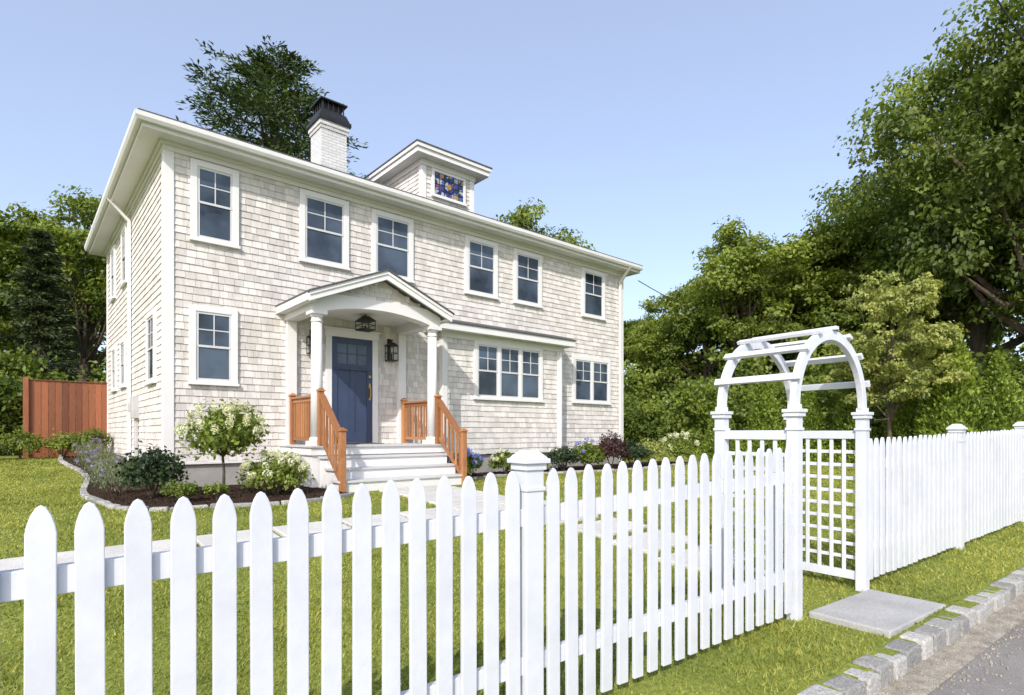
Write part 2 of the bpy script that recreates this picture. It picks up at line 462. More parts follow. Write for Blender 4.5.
tr = MB()
tr.box(HX0 - .035, HX0 + .13, HY0 - .035, HY0 + .01, .93, 6.28)
tr.box(HX0 - .034, HX0 + .01, HY0 + .012, HY0 + .13, .93, 6.28)
tr.box(HX1 - .13, HX1 + .035, HY0 - .035, HY0 + .13, .93, 6.28)
tr.box(HX0 - .034, HX0 + .01, HY1 - .13, HY1 + .034, .93, 6.28)
tr.box(HX0 - .045, HX1 + .045, HY0 - .045, HY0, 6.28, 6.42)
tr.box(HX0 - .044, HX0, HY0 + .003, HY1 + .04, 6.28, 6.42)
tr.box(HX0 - .09, HX1 + .09, HY0 - .09, HY0 - .047, 6.36, 6.42)
tr.box(HX0 - .09, HX0 - .047, HY0 - .04, HY1 + .04, 6.36, 6.42)
tr.box(HX0 - .03, HX1 + .03, HY0 - .03, HY0, .90, .947)
EX0, EX1, EY0, EY1 = 1.54, 14.66, 10.90, 19.7
tr.box(EX0 + .03, EX1 - .03, EY0 + .03, EY1 - .03, 6.42, 6.45)
tr.box(EX0, EX1, EY0, EY0 + .028, 6.40, 6.60)
tr.box(EX0, EX0 + .028, EY0 + .03, EY1, 6.40, 6.60)
tr.box(EX1 - .028, EX1, EY0 + .03, EY1, 6.40, 6.60)
tr.box(EX0 + .03, EX1 - .03, EY1 - .028, EY1, 6.40, 6.60)
tr.obj('white_trim', M_white, house, bevel=.004)
gt = MB()
prof = [(0, 6.47), (-.075, 6.47), (-.105, 6.52), (-.11, 6.59), (-.095, 6.59), (-.09, 6.575), (0, 6.575)]
n = len(prof)
def sweep(pa, pb):
    vs = [pa(u, z) for u, z in prof] + [pb(u, z) for u, z in prof]
    gt.add(vs, [tuple(range(n)), tuple(range(2 * n - 1, n - 1, -1))] + [(i, i + n, (i + 1) % n + n, (i + 1) % n) for i in range(n)])
sweep(lambda u, z: (EX0 + u, EY0 + u - .002, z), lambda u, z: (EX1, EY0 + u - .002, z))
sweep(lambda u, z: (EX0 + u - .002, EY0 + u - .004, z), lambda u, z: (EX0 + u - .002, EY1, z))
def spout(p, top, axis):
    x, y = p
    if axis == 'L':
        gt.box(x - .09, x - .03, y, y + .075, .75, top - .35)
        gt.beam((x - .06, y + .0375, top - .36), (1.49, y + .0375, top + .05), .07, .06)
    else:
        gt.box(x, x + .075, y - .09, y - .03, .6, top - .35)
        gt.beam((x + .0375, y - .06, top - .36), (x + .0375, 10.85, top + .05), .07, .06)
spout((HX0, 14.9), 6.42, 'L'); spout((14.05, HY0 - .02), 6.42, 'F')
gt.obj('gutter', M_white, house)
rf = MB()
ry = (EY0 + EY1) / 2; hd = (EY1 - EY0) / 2; rz_ = 6.61 + hd * .4
q = .06
e4 = [(EX0 - q, EY0 - q, 6.605), (EX1 + q, EY0 - q, 6.605), (EX1 + q, EY1 + q, 6.605), (EX0 - q, EY1 + q, 6.605)]
e8 = [(a, b, c + .035) for a, b, c in e4]
rr = [(EX0 + hd, ry, rz_), (EX1 - hd, ry, rz_)]
rf.add(e4 + e8 + rr, [(0, 3, 2, 1), (0, 1, 5, 4), (1, 2, 6, 5), (2, 3, 7, 6), (3, 0, 4, 7), (4, 5, 9, 8), (5, 6, 9), (6, 7, 8, 9), (7, 4, 8)])
rf.obj('hip_roof', M_roof, house)

def window(T, u0, u1, z0, z1, idx, cols=2, units=1, cw=.105):
    W = MB(T); G = MB(T); S = MB(T)
    W.box(u0 + cw, u1 - cw, 0, .062, z1 - cw, z1)
    W.box(u0, u0 + cw, 0, .058, z0 + .05, z1); W.box(u1 - cw, u1, 0, .058, z0 + .05, z1)
    W.box(u0 - .02, u1 + .02, 0, .085, z0, z0 + .05)
    W.box(u0 + cw, u1 - cw, 0, .056, z0 + .052, z0 + .08)
    a, b = u0 + cw, u1 - cw; c, dd = z0 + .08, z1 - cw
    mw = .07; uw = ((b - a) - mw * (units - 1)) / units
    for i in range(units):
        p = a + i * (uw + mw); q_ = p + uw
        if i: W.box(p - mw, p, 0, .056, c, dd)
        mid = (c + dd) / 2
        sw = .04
        for (k0, k1, nn) in ((mid - .02, dd, .048), (c, mid + .02, .041)):
            S.box(p, p + sw, .0, nn, k0, k1); S.box(q_ - sw, q_, .0, nn, k0, k1)
            S.box(p + sw, q_ - sw, .0, nn - .001, k1 - sw, k1); S.box(p + sw, q_ - sw, .0, nn - .001, k0, k0 + sw)
        G.box(p + sw, q_ - sw, 0, .034, mid + .02, dd - sw)
        G.box(p + sw, q_ - sw, 0, .029, c + sw, mid - .02)
        for k in range(1, cols):
            uu = p + sw + (q_ - p - 2 * sw) * k / cols
            S.box(uu - .009, uu + .009, .033, .043, mid + .02, dd - sw)
        zz = (mid + .02 + dd - sw) / 2
        S.box(p + sw, q_ - sw, .033, .042, zz - .009, zz + .009)
    W.obj('window_casing_%d' % idx, M_white, house, bevel=.003)
    S.obj('window_sash_%d' % idx, M_sash, house)
    G.obj('window_glass_%d' % idx, M_glass, house)
k = 0
for (a, b, c) in [(2.31, 3.10, 2), (4.22, 5.24, 2), (5.76, 6.78, 2), (8.22, 9.24, 2), (9.78, 10.79, 2), (12.39, 13.41, 2)]:
    window(TF(HY0), a, b, 4.82, 6.25, k, c); k += 1
window(TF(HY0), 2.29, 3.08, 2.30, 3.70, k); k += 1
window(TF(HY0), 12.0, 13.66, 2.30, 3.66, k, 2, 2); k += 1
window(TF(10.85), 8.15, 10.38, 2.24, 3.66, k, 2, 3); k += 1
for (a, b, z0, z1) in [(12.0, 12.85, 2.35, 3.7), (15.7, 16.5, 2.5, 3.65), (17.3, 18.1, 2.5, 3.65), (15.5, 16.3, 4.85, 6.2), (17.5, 18.3, 4.85, 6.2)]:
    window(TL(HX0), a, b, z0, z1, k); k += 1
mb_ = MB(TL(HX0)); mb_.box(13.9, 14.15, 0, .14, 1.75, 2.2); mb_.box(13.97, 14.08, .02, .08, .9, 1.75); mb_.box(14.6, 14.75, 0, .1, 1.9, 2.1)
mb_.obj('meter_box', pmat('meter_grey', (.5, .5, .5), None, 4, .5), house, bevel=.01)
bw = MB(TF(HY0)); bw.box(12.4, 13.1, -.03, .0, .6, .88); bw.obj('basement_window', M_glass, house)

bay = MB(); bay.box(7.3, 11.07, 10.85, 11.31, .95, 3.74); bay.obj('bay_core', M_shingle, house)
m = MB(TL(7.3)); shingles(m, lambda z: (10.95, 11.28), ZS0, 3.7); m.obj('bay_side_shingles', M_shingle, house)
bt = MB()
bt.box(7.27, 7.41, 10.815, 10.86, .93, 3.62); bt.box(10.95, 11.10, 10.815, 10.96, .93, 3.62)
bt.box(7.272, 7.302, 10.862, 10.95, .93, 3.62)
bt.box(7.25, 11.12, 10.80, 10.862, 3.62, 3.76)
bt.box(7.05, 11.32, 10.56, 11.29, 3.76, 3.785)
bt.box(7.04, 11.33, 10.53, 10.56, 3.75, 3.90)
bt.box(11.30, 11.33, 10.562, 11.29, 3.75, 3.90)
bt.box(10.99, 11.06, 10.76, 10.81, .6, 3.6)
bt.obj('bay_trim', M_white, house, bevel=.004)
br = MB()
V8 = [(7.02, 10.50, 3.90), (11.35, 10.50, 3.90), (11.35, 11.30, 3.90), (7.02, 11.30, 3.90),
      (7.02, 10.50, 3.93), (11.35, 10.50, 3.93), (11.35, 11.30, 4.16), (7.02, 11.30, 4.16)]
br.add(V8, BF); br.obj('bay_roof', M_roof, house)

dm = MB(); dm.box(7.6, 9.15, 12.2, 15.3, 6.9, 8.22); dm.obj('dormer_core', M_shingle, house)
m = MB(TF(12.2)); shingles(m, lambda z: (7.7, 9.05), 7.0, 8.1, .11); m.obj('dormer_shingles', M_shingle, house)
m = MB(TL(7.6)); shingles(m, lambda z: (12.28, 15.2), 7.0, 8.1, .11); m.obj('dormer_side_shingles', M_shingle, house)
dt = MB()
dt.box(7.57, 7.70, 12.165, 12.21, 6.95, 8.08); dt.box(9.05, 9.18, 12.165, 12.25, 6.95, 8.08)
dt.box(7.565, 7.61, 12.212, 12.30, 6.95, 8.08)
dt.box(7.55, 9.2, 12.14, 12.21, 8.08, 8.22); dt.box(7.55, 7.6, 12.212, 15.2, 8.08, 8.22)
dt.box(7.32, 9.43, 11.92, 15.4, 8.22, 8.245)
dt.box(7.28, 9.47, 11.88, 11.92, 8.21, 8.40); dt.box(7.28, 7.32, 11.922, 15.4, 8.21, 8.40); dt.box(9.43, 9.47, 11.922, 15.4, 8.21, 8.40)
dt.box(7.24, 9.51, 11.84, 11.88, 8.33, 8.42); dt.box(7.24, 7.28, 11.882, 15.4, 8.33, 8.42)
dt.box(7.86, 7.93, 12.14, 12.2, 7.42, 8.07); dt.box(8.82, 8.89, 12.14, 12.2, 7.42, 8.07)
dt.box(7.93, 8.82, 12.14, 12.2, 8.0, 8.07); dt.box(7.84, 8.91, 12.12, 12.2, 7.36, 7.43)
dt.obj('dormer_trim', M_white, house, bevel=.004)
dg = MB(); dg.box(7.93, 8.82, 12.165, 12.19, 7.43, 8.0); dg.obj('stained_glass_window', M_stained, house)
ld = MB()
for i in range(1, 6): ld.box(7.93 + i * .148 - .006, 7.93 + i * .148 + .006, 12.155, 12.17, 7.43, 8.0)
for i in range(1, 4): ld.box(7.93, 8.82, 12.157, 12.172, 7.43 + i * .1425 - .006, 7.43 + i * .1425 + .006)
ring = [(8.375 + .15 * math.cos(a * math.pi / 8), 7.715 + .15 * math.sin(a * math.pi / 8)) for a in range(16)]
for i in range(16):
    p, q_ = ring[i], ring[(i + 1) % 16]; ld.beam((p[0], 12.158, p[1]), (q_[0], 12.158, q_[1]), .012, .014)
ld.obj('leading', M_black, house)
sun_disc = MB(); n = 24
sun_disc.prism([(8.375 + .07 * math.cos(2 * math.pi * i / n), 7.715 + .07 * math.sin(2 * math.pi * i / n)) for i in range(n)], 12.150, 12.154)
sun_disc.obj('stained_glass_roundel', pmat('amber_glass', (.45, .28, .05), (.25, .12, .03), 20, .15), house)
dr = MB()
dr.add([(7.22, 11.82, 8.42), (9.53, 11.82, 8.42), (9.53, 15.5, 8.42), (7.22, 15.5, 8.42), (7.22, 11.82, 8.445), (9.53, 11.82, 8.445), (9.53, 15.5, 8.445), (7.22, 15.5, 8.445), (8.375, 13.0, 8.66), (8.375, 15.5, 8.66)],
       [(0, 3, 2, 1), (0, 1, 5, 4), (1, 2, 6, 5), (3, 0, 4, 7), (4, 5, 8), (5, 6, 9, 8), (7, 4, 8, 9), (6, 7, 9), (2, 3, 7, 6)])
dr.obj('dormer_roof', M_roof, house)

ch = MB(); cx, cy = 6.02, 14.1
ch.rbox(cx, cy, 7.2, 8.98, .66, .66); ch.rbox(cx, cy, 8.98, 9.06, .71, .71); ch.rbox(cx, cy, 9.06, 9.17, .76, .76)
ch.obj('chimney', M_brick, house)
cc = MB()
cc.rbox(cx, cy, 9.17, 9.27, .84, .84); cc.rbox(cx, cy, 9.27, 9.47, .80, .80, 0, .80)
for a in (-.26, -.13, 0, .13, .26):
    cc.box(cx + a - .012, cx + a + .012, cy - .29, cy - .27, 9.47, 9.70); cc.box(cx + a - .012, cx + a + .012, cy + .27, cy + .29, 9.47, 9.70)
    cc.box(cx - .29, cx - .27, cy + a - .012, cy + a + .012, 9.47, 9.70); cc.box(cx + .27, cx + .29, cy + a - .012, cy + a + .012, 9.47, 9.70)
cc.rbox(cx, cy, 9.47, 9.68, .46, .46)
cc.rbox(cx, cy, 9.70, 9.74, .70, .70); cc.rbox(cx, cy, 9.74, 9.81, .66, .66, 0, .5)
cc.rbox(cx, cy, 7.6, 7.75, .8, .8)
cc.obj('chimney_cap', M_black, house, bevel=.004)

# ---------------- portico
PX0, PX1, PY = 4.05, 6.47, 10.0
PM = (PX0 + PX1) / 2
FZ = 1.23
pf = MB()
pf.box(3.86, 6.66, 9.80, 11.28, FZ - .17, FZ - .035)
pf.box(3.90, 6.62, 9.84, 11.28, .2, FZ - .17)
rise = (FZ - .47) / 4
for i in range(3):
    zt = FZ - rise * (i + 1)
    pf.box(4.02, 6.50, 9.80 - .29 * (i + 1), 9.80 - .29 * i, .25, zt - .035)
pf.obj('porch_base', M_white, house, bevel=.004)
dk = MB()
for i in range(11):
    y0 = 9.76 + i * .138
    dk.box(3.83, 6.69, y0, min(y0 + .133, 11.275), FZ - .035, FZ)
for i in range(3):
    zt = FZ - rise * (i + 1); y1 = 9.80 - .29 * i - .002; y0 = 9.80 - .29 * (i + 1) - .03
    dk.box(3.98, 6.54, y0, (y0 + y1) / 2 - .002, zt - .035, zt); dk.box(3.98, 6.54, (y0 + y1) / 2 + .002, y1, zt - .035, zt)
dk.obj('porch_deck', M_deck, house, bevel=.004)
co = MB()
for cx_ in (PX0, PX1):
    co.cyl(cx_, PY, FZ + .14, 3.50, .108, .092, 28)
    co.cyl(cx_, PY, FZ + .08, FZ + .14, .135, .12, 28); co.cyl(cx_, PY, 3.42, 3.45, .105, .105, 28); co.cyl(cx_, PY, 3.50, 3.55, .10, .125, 28)
co.obj('porch_column', M_white, house, smooth=False)
for p_ in bpy.data.objects['porch_column'].data.polygons:
    p_.use_smooth = len(p_.vertices) == 4
cb = MB()
for cx_ in (PX0, PX1):
    cb.rbox(cx_, PY, FZ, FZ + .08, .29, .29); cb.rbox(cx_, PY, 3.55, 3.62, .28, .28)
    cb.box(cx_ - .09, cx_ + .09, 11.20, 11.30, FZ, 3.62)
cb.box(PX0 - .12, PX0 + .12, 10.122, 11.29, 3.62, 3.81); cb.box(PX1 - .12, PX1 + .12, 10.122, 11.29, 3.62, 3.81)
a0, a1 = PX0 - .12, PX1 + .12
def topz(x):
    dx = abs(x - PM); hw = PM - a0
    return min(3.95, 3.81 + (hw - dx) * .38)
xsx = [a0] + [PX0 + .12 + (PX1 - PX0 - .24) * i / 24 for i in range(25)] + [a1]
def botz(x):
    t = (x - PX0 - .12) / (PX1 - PX0 - .24)
    return 3.62 if t <= 0 or t >= 1 else 3.62 + .15 * math.sin(math.pi * t) ** .8
for i in range(len(xsx) - 1):
    xa, xb = xsx[i], xsx[i + 1]
    cb.add([(xa, 9.88, botz(xa)), (xb, 9.88, botz(xb)), (xb, 10.12, botz(xb)), (xa, 10.12, botz(xa)),
            (xa, 9.88, topz(xa)), (xb, 9.88, topz(xb)), (xb, 10.12, topz(xb)), (xa, 10.12, topz(xa))], BF)
cb.box(PX0 + .122, PX1 - .122, 10.122, 11.29, 3.80, 3.82)
EXa, EXb, RZ, EZ = 3.79, 6.73, 4.48, 3.87
sl_ = (RZ - EZ) / (PM - EXa)
RF = [(0, 1, 2, 3), (7, 6, 5, 4), (0, 4, 5, 1), (1, 5, 6, 2), (2, 6, 7, 3), (3, 7, 4, 0)]
for s_ in (-1, 1):
    xe = EXa if s_ < 0 else EXb
    for (y0, y1, t0, t1) in ((9.66, 9.70, -.16, 0.0), (9.64, 9.66, -.06, 0.0), (9.70, 11.29, -.035, -.005)):
        vs8 = []
        for y in (y0, y1):
            vs8 += [(xe, y, EZ + t0), (PM, y, RZ + t0), (PM, y, RZ + t1), (xe, y, EZ + t1)]
        cb.add(vs8, RF)
    cb.box(xe - .02, xe + .02, 9.70, 11.29, EZ - .14, EZ - .002)
    xi = PX0 - .122 if s_ < 0 else PX1 + .122
    cb.box(min(xe, xi), max(xe, xi), 9.705, 11.29, 3.735, 3.75)
cb.obj('porch_trim', M_white, house)
tym = MB(TF(9.92))
def tri(z):
    hw = (RZ - .15 - z) / sl_; return (max(PM - hw, PM - 1.3), min(PM + hw, PM + 1.3))
shingles(tym, tri, 3.92, 4.32, .1); tym.obj('gable_shingles', M_shingle, house)
tb = MB(); tb.prism([(PM - 1.2, 3.83), (PM + 1.2, 3.83), (PM, 4.38)], 9.93, 10.0); tb.obj('gable_core', M_shingle, house)
pr = MB()
for s_ in (-1, 1):
    xe = EXa - .03 if s_ < 0 else EXb + .03
    ez = RZ - sl_ * abs(PM - xe)
    vs8 = []
    for y in (9.62, 11.30):
        vs8 += [(xe, y, ez + .002), (PM, y, RZ + .002), (PM, y, RZ + .03), (xe, y, ez + .03)]
    pr.add(vs8, RF)
pr.obj('porch_roof', M_roof, house)

D = MB(TF(HY0)); d0, d1, dz0, dz1 = 4.87, 5.77, FZ + .02, 3.42
D.box(d0, d1, .0, .03, dz0, dz1)
for (a, b, c, e) in [(d0, d0 + .12, dz0, dz1), (d1 - .12, d1, dz0, dz1), (d0 + .12, d1 - .12, dz0, dz0 + .22), (d0 + .12, d1 - .12, dz1 - .12, dz1),
                     (d0 + .12, d1 - .12, dz1 - .66, dz1 - .54), ((d0 + d1) / 2 - .05, (d0 + d1) / 2 + .05, dz0 + .22, dz1 - .66)]:
    D.box(a, b, .03, .048, c, e)
D.box(d0 + .06, d1 - .06, .048, .075, dz1 - .66, dz1 - .63)
for i in (1, 2):
    u = d0 + .12 + (d1 - d0 - .24) * i / 3; D.box(u - .012, u + .012, .03, .044, dz1 - .54, dz1 - .12)
D.box(d0 + .12, d1 - .12, .03, .043, dz1 - .335, dz1 - .315)
D.obj('front_door', M_door, house, bevel=.003)
G = MB(TF(HY0)); G.box(d0 + .12, d1 - .12, .03, .036, dz1 - .54, dz1 - .12); G.obj('door_glass', M_glass, house)
W = MB(TF(HY0))
W.box(d0 - .13, d0 - .002, 0, .06, FZ, dz1 + .004); W.box(d1 + .002, d1 + .13, 0, .06, FZ, dz1 + .004)
W.box(d0 - .15, d1 + .15, 0, .065, dz1 + .005, dz1 + .15); W.box(d0 - .18, d1 + .18, 0, .10, dz1 + .15, dz1 + .19)
W.obj('door_trim', M_white, house, bevel=.004)
Hn = MB(TF(HY0)); Hn.box(d1 - .085, d1 - .045, .048, .06, 2.15, 2.5); Hn.beam((d1 - .065, .09, 2.2), (d1 - .065, .09, 2.4), .02, .02)
Hn.box(d1 - .08, d1 - .05, .05, .09, 2.19, 2.21); Hn.box(d1 - .08, d1 - .05, .05, .09, 2.39, 2.41); Hn.box(d1 - .09, d1 - .04, .05, .065, 2.62, 2.67)
Hn.obj('door_handle', M_brass, house)
Mt = MB(); Mt.box(4.95, 5.7, 10.6, 11.15, FZ + .002, FZ + .015); Mt.obj('door_mat', pmat('door_mat', (.12, .08, .05), None, 40, .95, .6, 90), house)

def lantern(cx, cy, z0, w, h):
    m = MB(); t = .012
    for a in (-1, 1):
        for b in (-1, 1): m.box(cx + a * w / 2 - t / 2, cx + a * w / 2 + t / 2, cy + b * w / 2 - t / 2, cy + b * w / 2 + t / 2, z0, z0 + h)
    for z in (z0, z0 + h * .5, z0 + h):
        for a in (-1, 1):
            m.box(cx - w / 2, cx + w / 2, cy + a * w / 2 - t / 2, cy + a * w / 2 + t / 2, z - t / 2, z + t / 2)
            m.box(cx + a * w / 2 - t / 2, cx + a * w / 2 + t / 2, cy - w / 2, cy + w / 2, z - t / 2, z + t / 2)
    m.rbox(cx, cy, z0 + h, z0 + h + w * .35, w * 1.15, w * 1.15, 0, .35)
    m.rbox(cx, cy, z0 - .015, z0 + .01, w * 1.05, w * 1.05)
    m.cyl(cx, cy, z0, z0 + h * .45, .018)
    return m
m = lantern(6.17, 11.14, 3.02, .20, .32); m.box(6.14, 6.20, 11.24, 11.28, 3.05, 3.50); m.box(6.155, 6.185, 11.12, 11.26, 3.44, 3.47); m.box(6.16, 6.18, 11.13, 11.15, 3.38, 3.46)
m.obj('wall_lantern_1', M_black, house)
m = lantern(4.45, 11.14, 3.02, .20, .32); m.box(4.42, 4.48, 11.24, 11.28, 3.05, 3.50); m.box(4.435, 4.465, 11.12, 11.26, 3.44, 3.47)
m.obj('wall_lantern_2', M_black, house)
m = lantern(PM, 10.55, 3.50, .28, .17); m.box(PM - .01, PM + .01, 10.54, 10.56, 3.7, 3.80)
m.obj('porch_lantern', M_black, house)

ra = MB()
def newel(x, y, z0, h):
    ra.rbox(x, y, z0, z0 + h, .092, .092); ra.rbox(x, y, z0 + h, z0 + h + .025, .13, .13); ra.rbox(x, y, z0 + h + .025, z0 + h + .06, .11, .11, 0, .3)
for X_, sgn in ((PX0 - .01, -1), (PX1 + .01, 1)):
    newel(X_, 11.14, FZ, .93)
    ra.box(X_ - .055, X_ + .055, 10.11, 11.09, FZ + .86, FZ + .90); ra.box(X_ - .02, X_ + .02, 10.11, 11.09, FZ + .79, FZ + .86)
    ra.box(X_ - .02, X_ + .02, 10.11, 11.09, FZ + .08, FZ + .14)
    for i in range(8):
        y = 10.2 + i * .112; ra.box(X_ - .017, X_ + .017, y, y + .034, FZ + .14, FZ + .79)
    yb = 8.92; zb = .50
    newel(X_, 9.80, FZ, .95); newel(X_, yb, zb - .02, 1.0)
    ra.beam((X_, 9.75, FZ + .88), (X_, yb + .04, zb + .88), .11, .04)
    ra.beam((X_, 9.75, FZ + .82), (X_, yb + .04, zb + .82), .04, .07)
    ra.beam((X_, 9.75, FZ + .12), (X_, yb + .04, zb + .12), .04, .06)
    for i in range(6):
        t = (i + .7) / 6.4; y = 9.75 + (yb + .04 - 9.75) * t; z = FZ + (zb - FZ) * t
        ra.box(X_ - .017, X_ + .017, y - .017, y + .017, z + .12, z + .80)
ra.obj('cedar_railing', M_cedar, house, bevel=.003)

# ------------------------------------------------------------------ picket fence
TX, TY = 1 / math.hypot(1, SL), -SL / math.hypot(1, SL)
NX, NY = -TY, TX
FV = 2.157
def fpt(x, b=0): return (x + NX * b, FV - SL * x + NY * b)
fang = -TA
fzt = lambda x: 1.236 + .02 * x if x < 1.87 else 1.273 + .036 * (min(x, 5.6) - 1.87) + .022 * max(0, min(x, 16) - 5.6)
def picket(mb, x, wid=.074, th=.02):
    cx_, cy_ = fpt(x); zt = fzt(x) + random.uniform(-.005, .005); zb = zt - 1.20
    hw = wid / 2
    prof = [(-hw, zb), (hw, zb), (hw, zt - .085)]
    prof += [(hw * .90, zt - .06), (hw * .66, zt - .030), (hw * .34, zt - .008), (0, zt), (-hw * .34, zt - .008), (-hw * .66, zt - .030), (-hw * .90, zt - .06), (-hw, zt - .085)]
    tl = random.uniform(-.006, .006)
    vs = []
    for b in (0, th):
        for (u, z) in prof:
            u2 = u + tl * (z - zb)
            vs.append((cx_ + TX * u2 + NX * b, cy_ + TY * u2 + NY * b, z))
    n = len(prof)
    mb.add(vs, [tuple(range(n)), tuple(range(2 * n - 1, n - 1, -1))] + [(i, i + n, (i + 1) % n + n, (i + 1) % n) for i in range(n)])
def fpost(mb, x, extra=.10):
    a, b = fpt(x, .045); zt = fzt(x) + extra - .08; zb = fzt(x) - 1.4
    mb.rbox(a, b, zb, zt, .105, .105, fang); mb.rbox(a, b, zt - .02, zt + .012, .125, .125, fang)
    mb.rbox(a, b, zt + .012, zt + .035, .152, .152, fang); mb.rbox(a, b, zt + .035, zt + .075, .14, .14, fang, .45)
    mb.rbox(a, b, zt - .12, zt - .10, .118, .118, fang)
def fence(xa, xb, posts, first):
    root = empty('white_picket_fence')
    pk = MB(); rl = MB(); ps = MB()
    for p_ in posts: fpost(ps, p_)
    x = first
    while x < xb - .05:
        if all(abs(x - p_) > .085 for p_ in posts) and x > xa + .04: picket(pk, x)
        x += .1215
    edges = sorted([xa, xb] + list(posts))
    for e0, e1 in zip(edges[:-1], edges[1:]):
        if e1 - e0 < .2: continue
        for off in (.225, .93):
            p = fpt(e0 + .0, .042); q_ = fpt(e1 - .0, .042)
            rl.beam((p[0], p[1], fzt(e0) - off), (q_[0], q_[1], fzt(e1) - off), .040, .085)
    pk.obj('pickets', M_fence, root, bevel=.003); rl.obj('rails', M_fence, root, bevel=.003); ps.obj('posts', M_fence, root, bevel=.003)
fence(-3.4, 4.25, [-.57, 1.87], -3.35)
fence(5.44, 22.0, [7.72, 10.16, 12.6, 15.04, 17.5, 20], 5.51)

# ------------------------------------------------------------------ arbor
arb = empty('garden_arbor')
O = fpt(4.29, .02)
AW, AD = 1.10, .60
TAr = lambda a, b, z: (O[0] + TX * a + NX * b, O[1] + TY * a + NY * b, z)
A = MB(TAr)
zb = zf(4.8); ZC = 1.60
for a in (0, AW):
    for b in (0, AD):
        A.box(a - .040, a + .040, b - .040, b + .040, zb - .1, ZC)
        A.box(a - .055, a + .055, b - .055, b + .055, ZC - .03, ZC); A.box(a - .064, a + .064, b - .064, b + .064, ZC, ZC + .025)
        A.box(a - .048, a + .048, b - .048, b + .048, ZC - .13, ZC - .11)
        A.box(a - .036, a + .036, b - .036, b + .036, ZC + .025, ZC + .06)
    for (z0, z1) in ((1.40, 1.47), (zb + .1, zb + .17)):
        A.box(a - .022, a + .022, .040, AD - .040, z0, z1)
    ns = 4
    for i in range(1, ns + 1):
        b = .042 + (AD - .084) * i / (ns + 1); A.box(a - .012, a + .004, b - .015, b + .015, zb + .17, 1.40)
    nz_ = 10
    for i in range(1, nz_):
        z = zb + .17 + (1.40 - zb - .17) * i / nz_; A.box(a + .0045, a + .017, .040, AD - .040, z - .015, z + .015)
def ringarch(b, r0, r1, th, zc):
    n = 32; c = AW / 2; vs = []
    for i in range(n + 1):
        t = math.pi * i / n
        for (r, bb) in ((r0, b - th / 2), (r1, b - th / 2), (r1, b + th / 2), (r0, b + th / 2)):
            vs.append((c - r * math.cos(t), bb, zc + r * 1.03 * math.sin(t)))
    fs = [(0, 1, 2, 3), (4 * n + 3, 4 * n + 2, 4 * n + 1, 4 * n)]
    for i in range(n):
        for k in range(4):
            fs.append((i * 4 + k, (i + 1) * 4 + k, (i + 1) * 4 + (k + 1) % 4, i * 4 + (k + 1) % 4))
    A.add(vs, fs)
for b in (0, AD): ringarch(b, .51, .585, .045, ZC + .05)
for t in [20, 44, 67, 90, 113, 136, 160]:
    t = math.radians(t); r = .600; c = AW / 2
    p = Vector((c - r * math.cos(t), -.10, ZC + .05 + r * 1.03 * math.sin(t)))
    dx, dz = math.sin(t), 1.03 * math.cos(t); L_ = math.hypot(dx, dz); dx, dz = dx / L_, dz / L_
    nx_, nz2 = -dz, dx
    vs = []
    for b in (-.05, AD + .05):
        for (s1, s2) in ((-1, -1), (1, -1), (1, 1), (-1, 1)):
            vs.append((p.x + dx * s1 * .026 + nx_ * s2 * .014, b, p.z + dz * s1 * .026 + nz2 * s2 * .014))
    A.add(vs, BF)
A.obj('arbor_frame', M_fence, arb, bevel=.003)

# ------------------------------------------------------------------ board fence
bfn = MB()
x = .22
while x < 1.95:
    bfn.box(x, x + .135, 19.2, 19.225, .7, 2.80 + random.uniform(-.004, .004)); x += .142
y = 19.3
while y < 24:
    bfn.box(.19, .215, y, y + .135, .7, 2.80); y += .142
for z in (1.0, 1.75, 2.5): bfn.box(.22, 1.95, 19.226, 19.27, z, z + .09)
bfn.box(.14, .25, 19.14, 19.25, .6, 2.88)
bfn.box(.2, 1.95, 19.17, 19.26, 2.805, 2.83)
bfn.obj('stained_board_fence', M_redfence, bevel=.003)

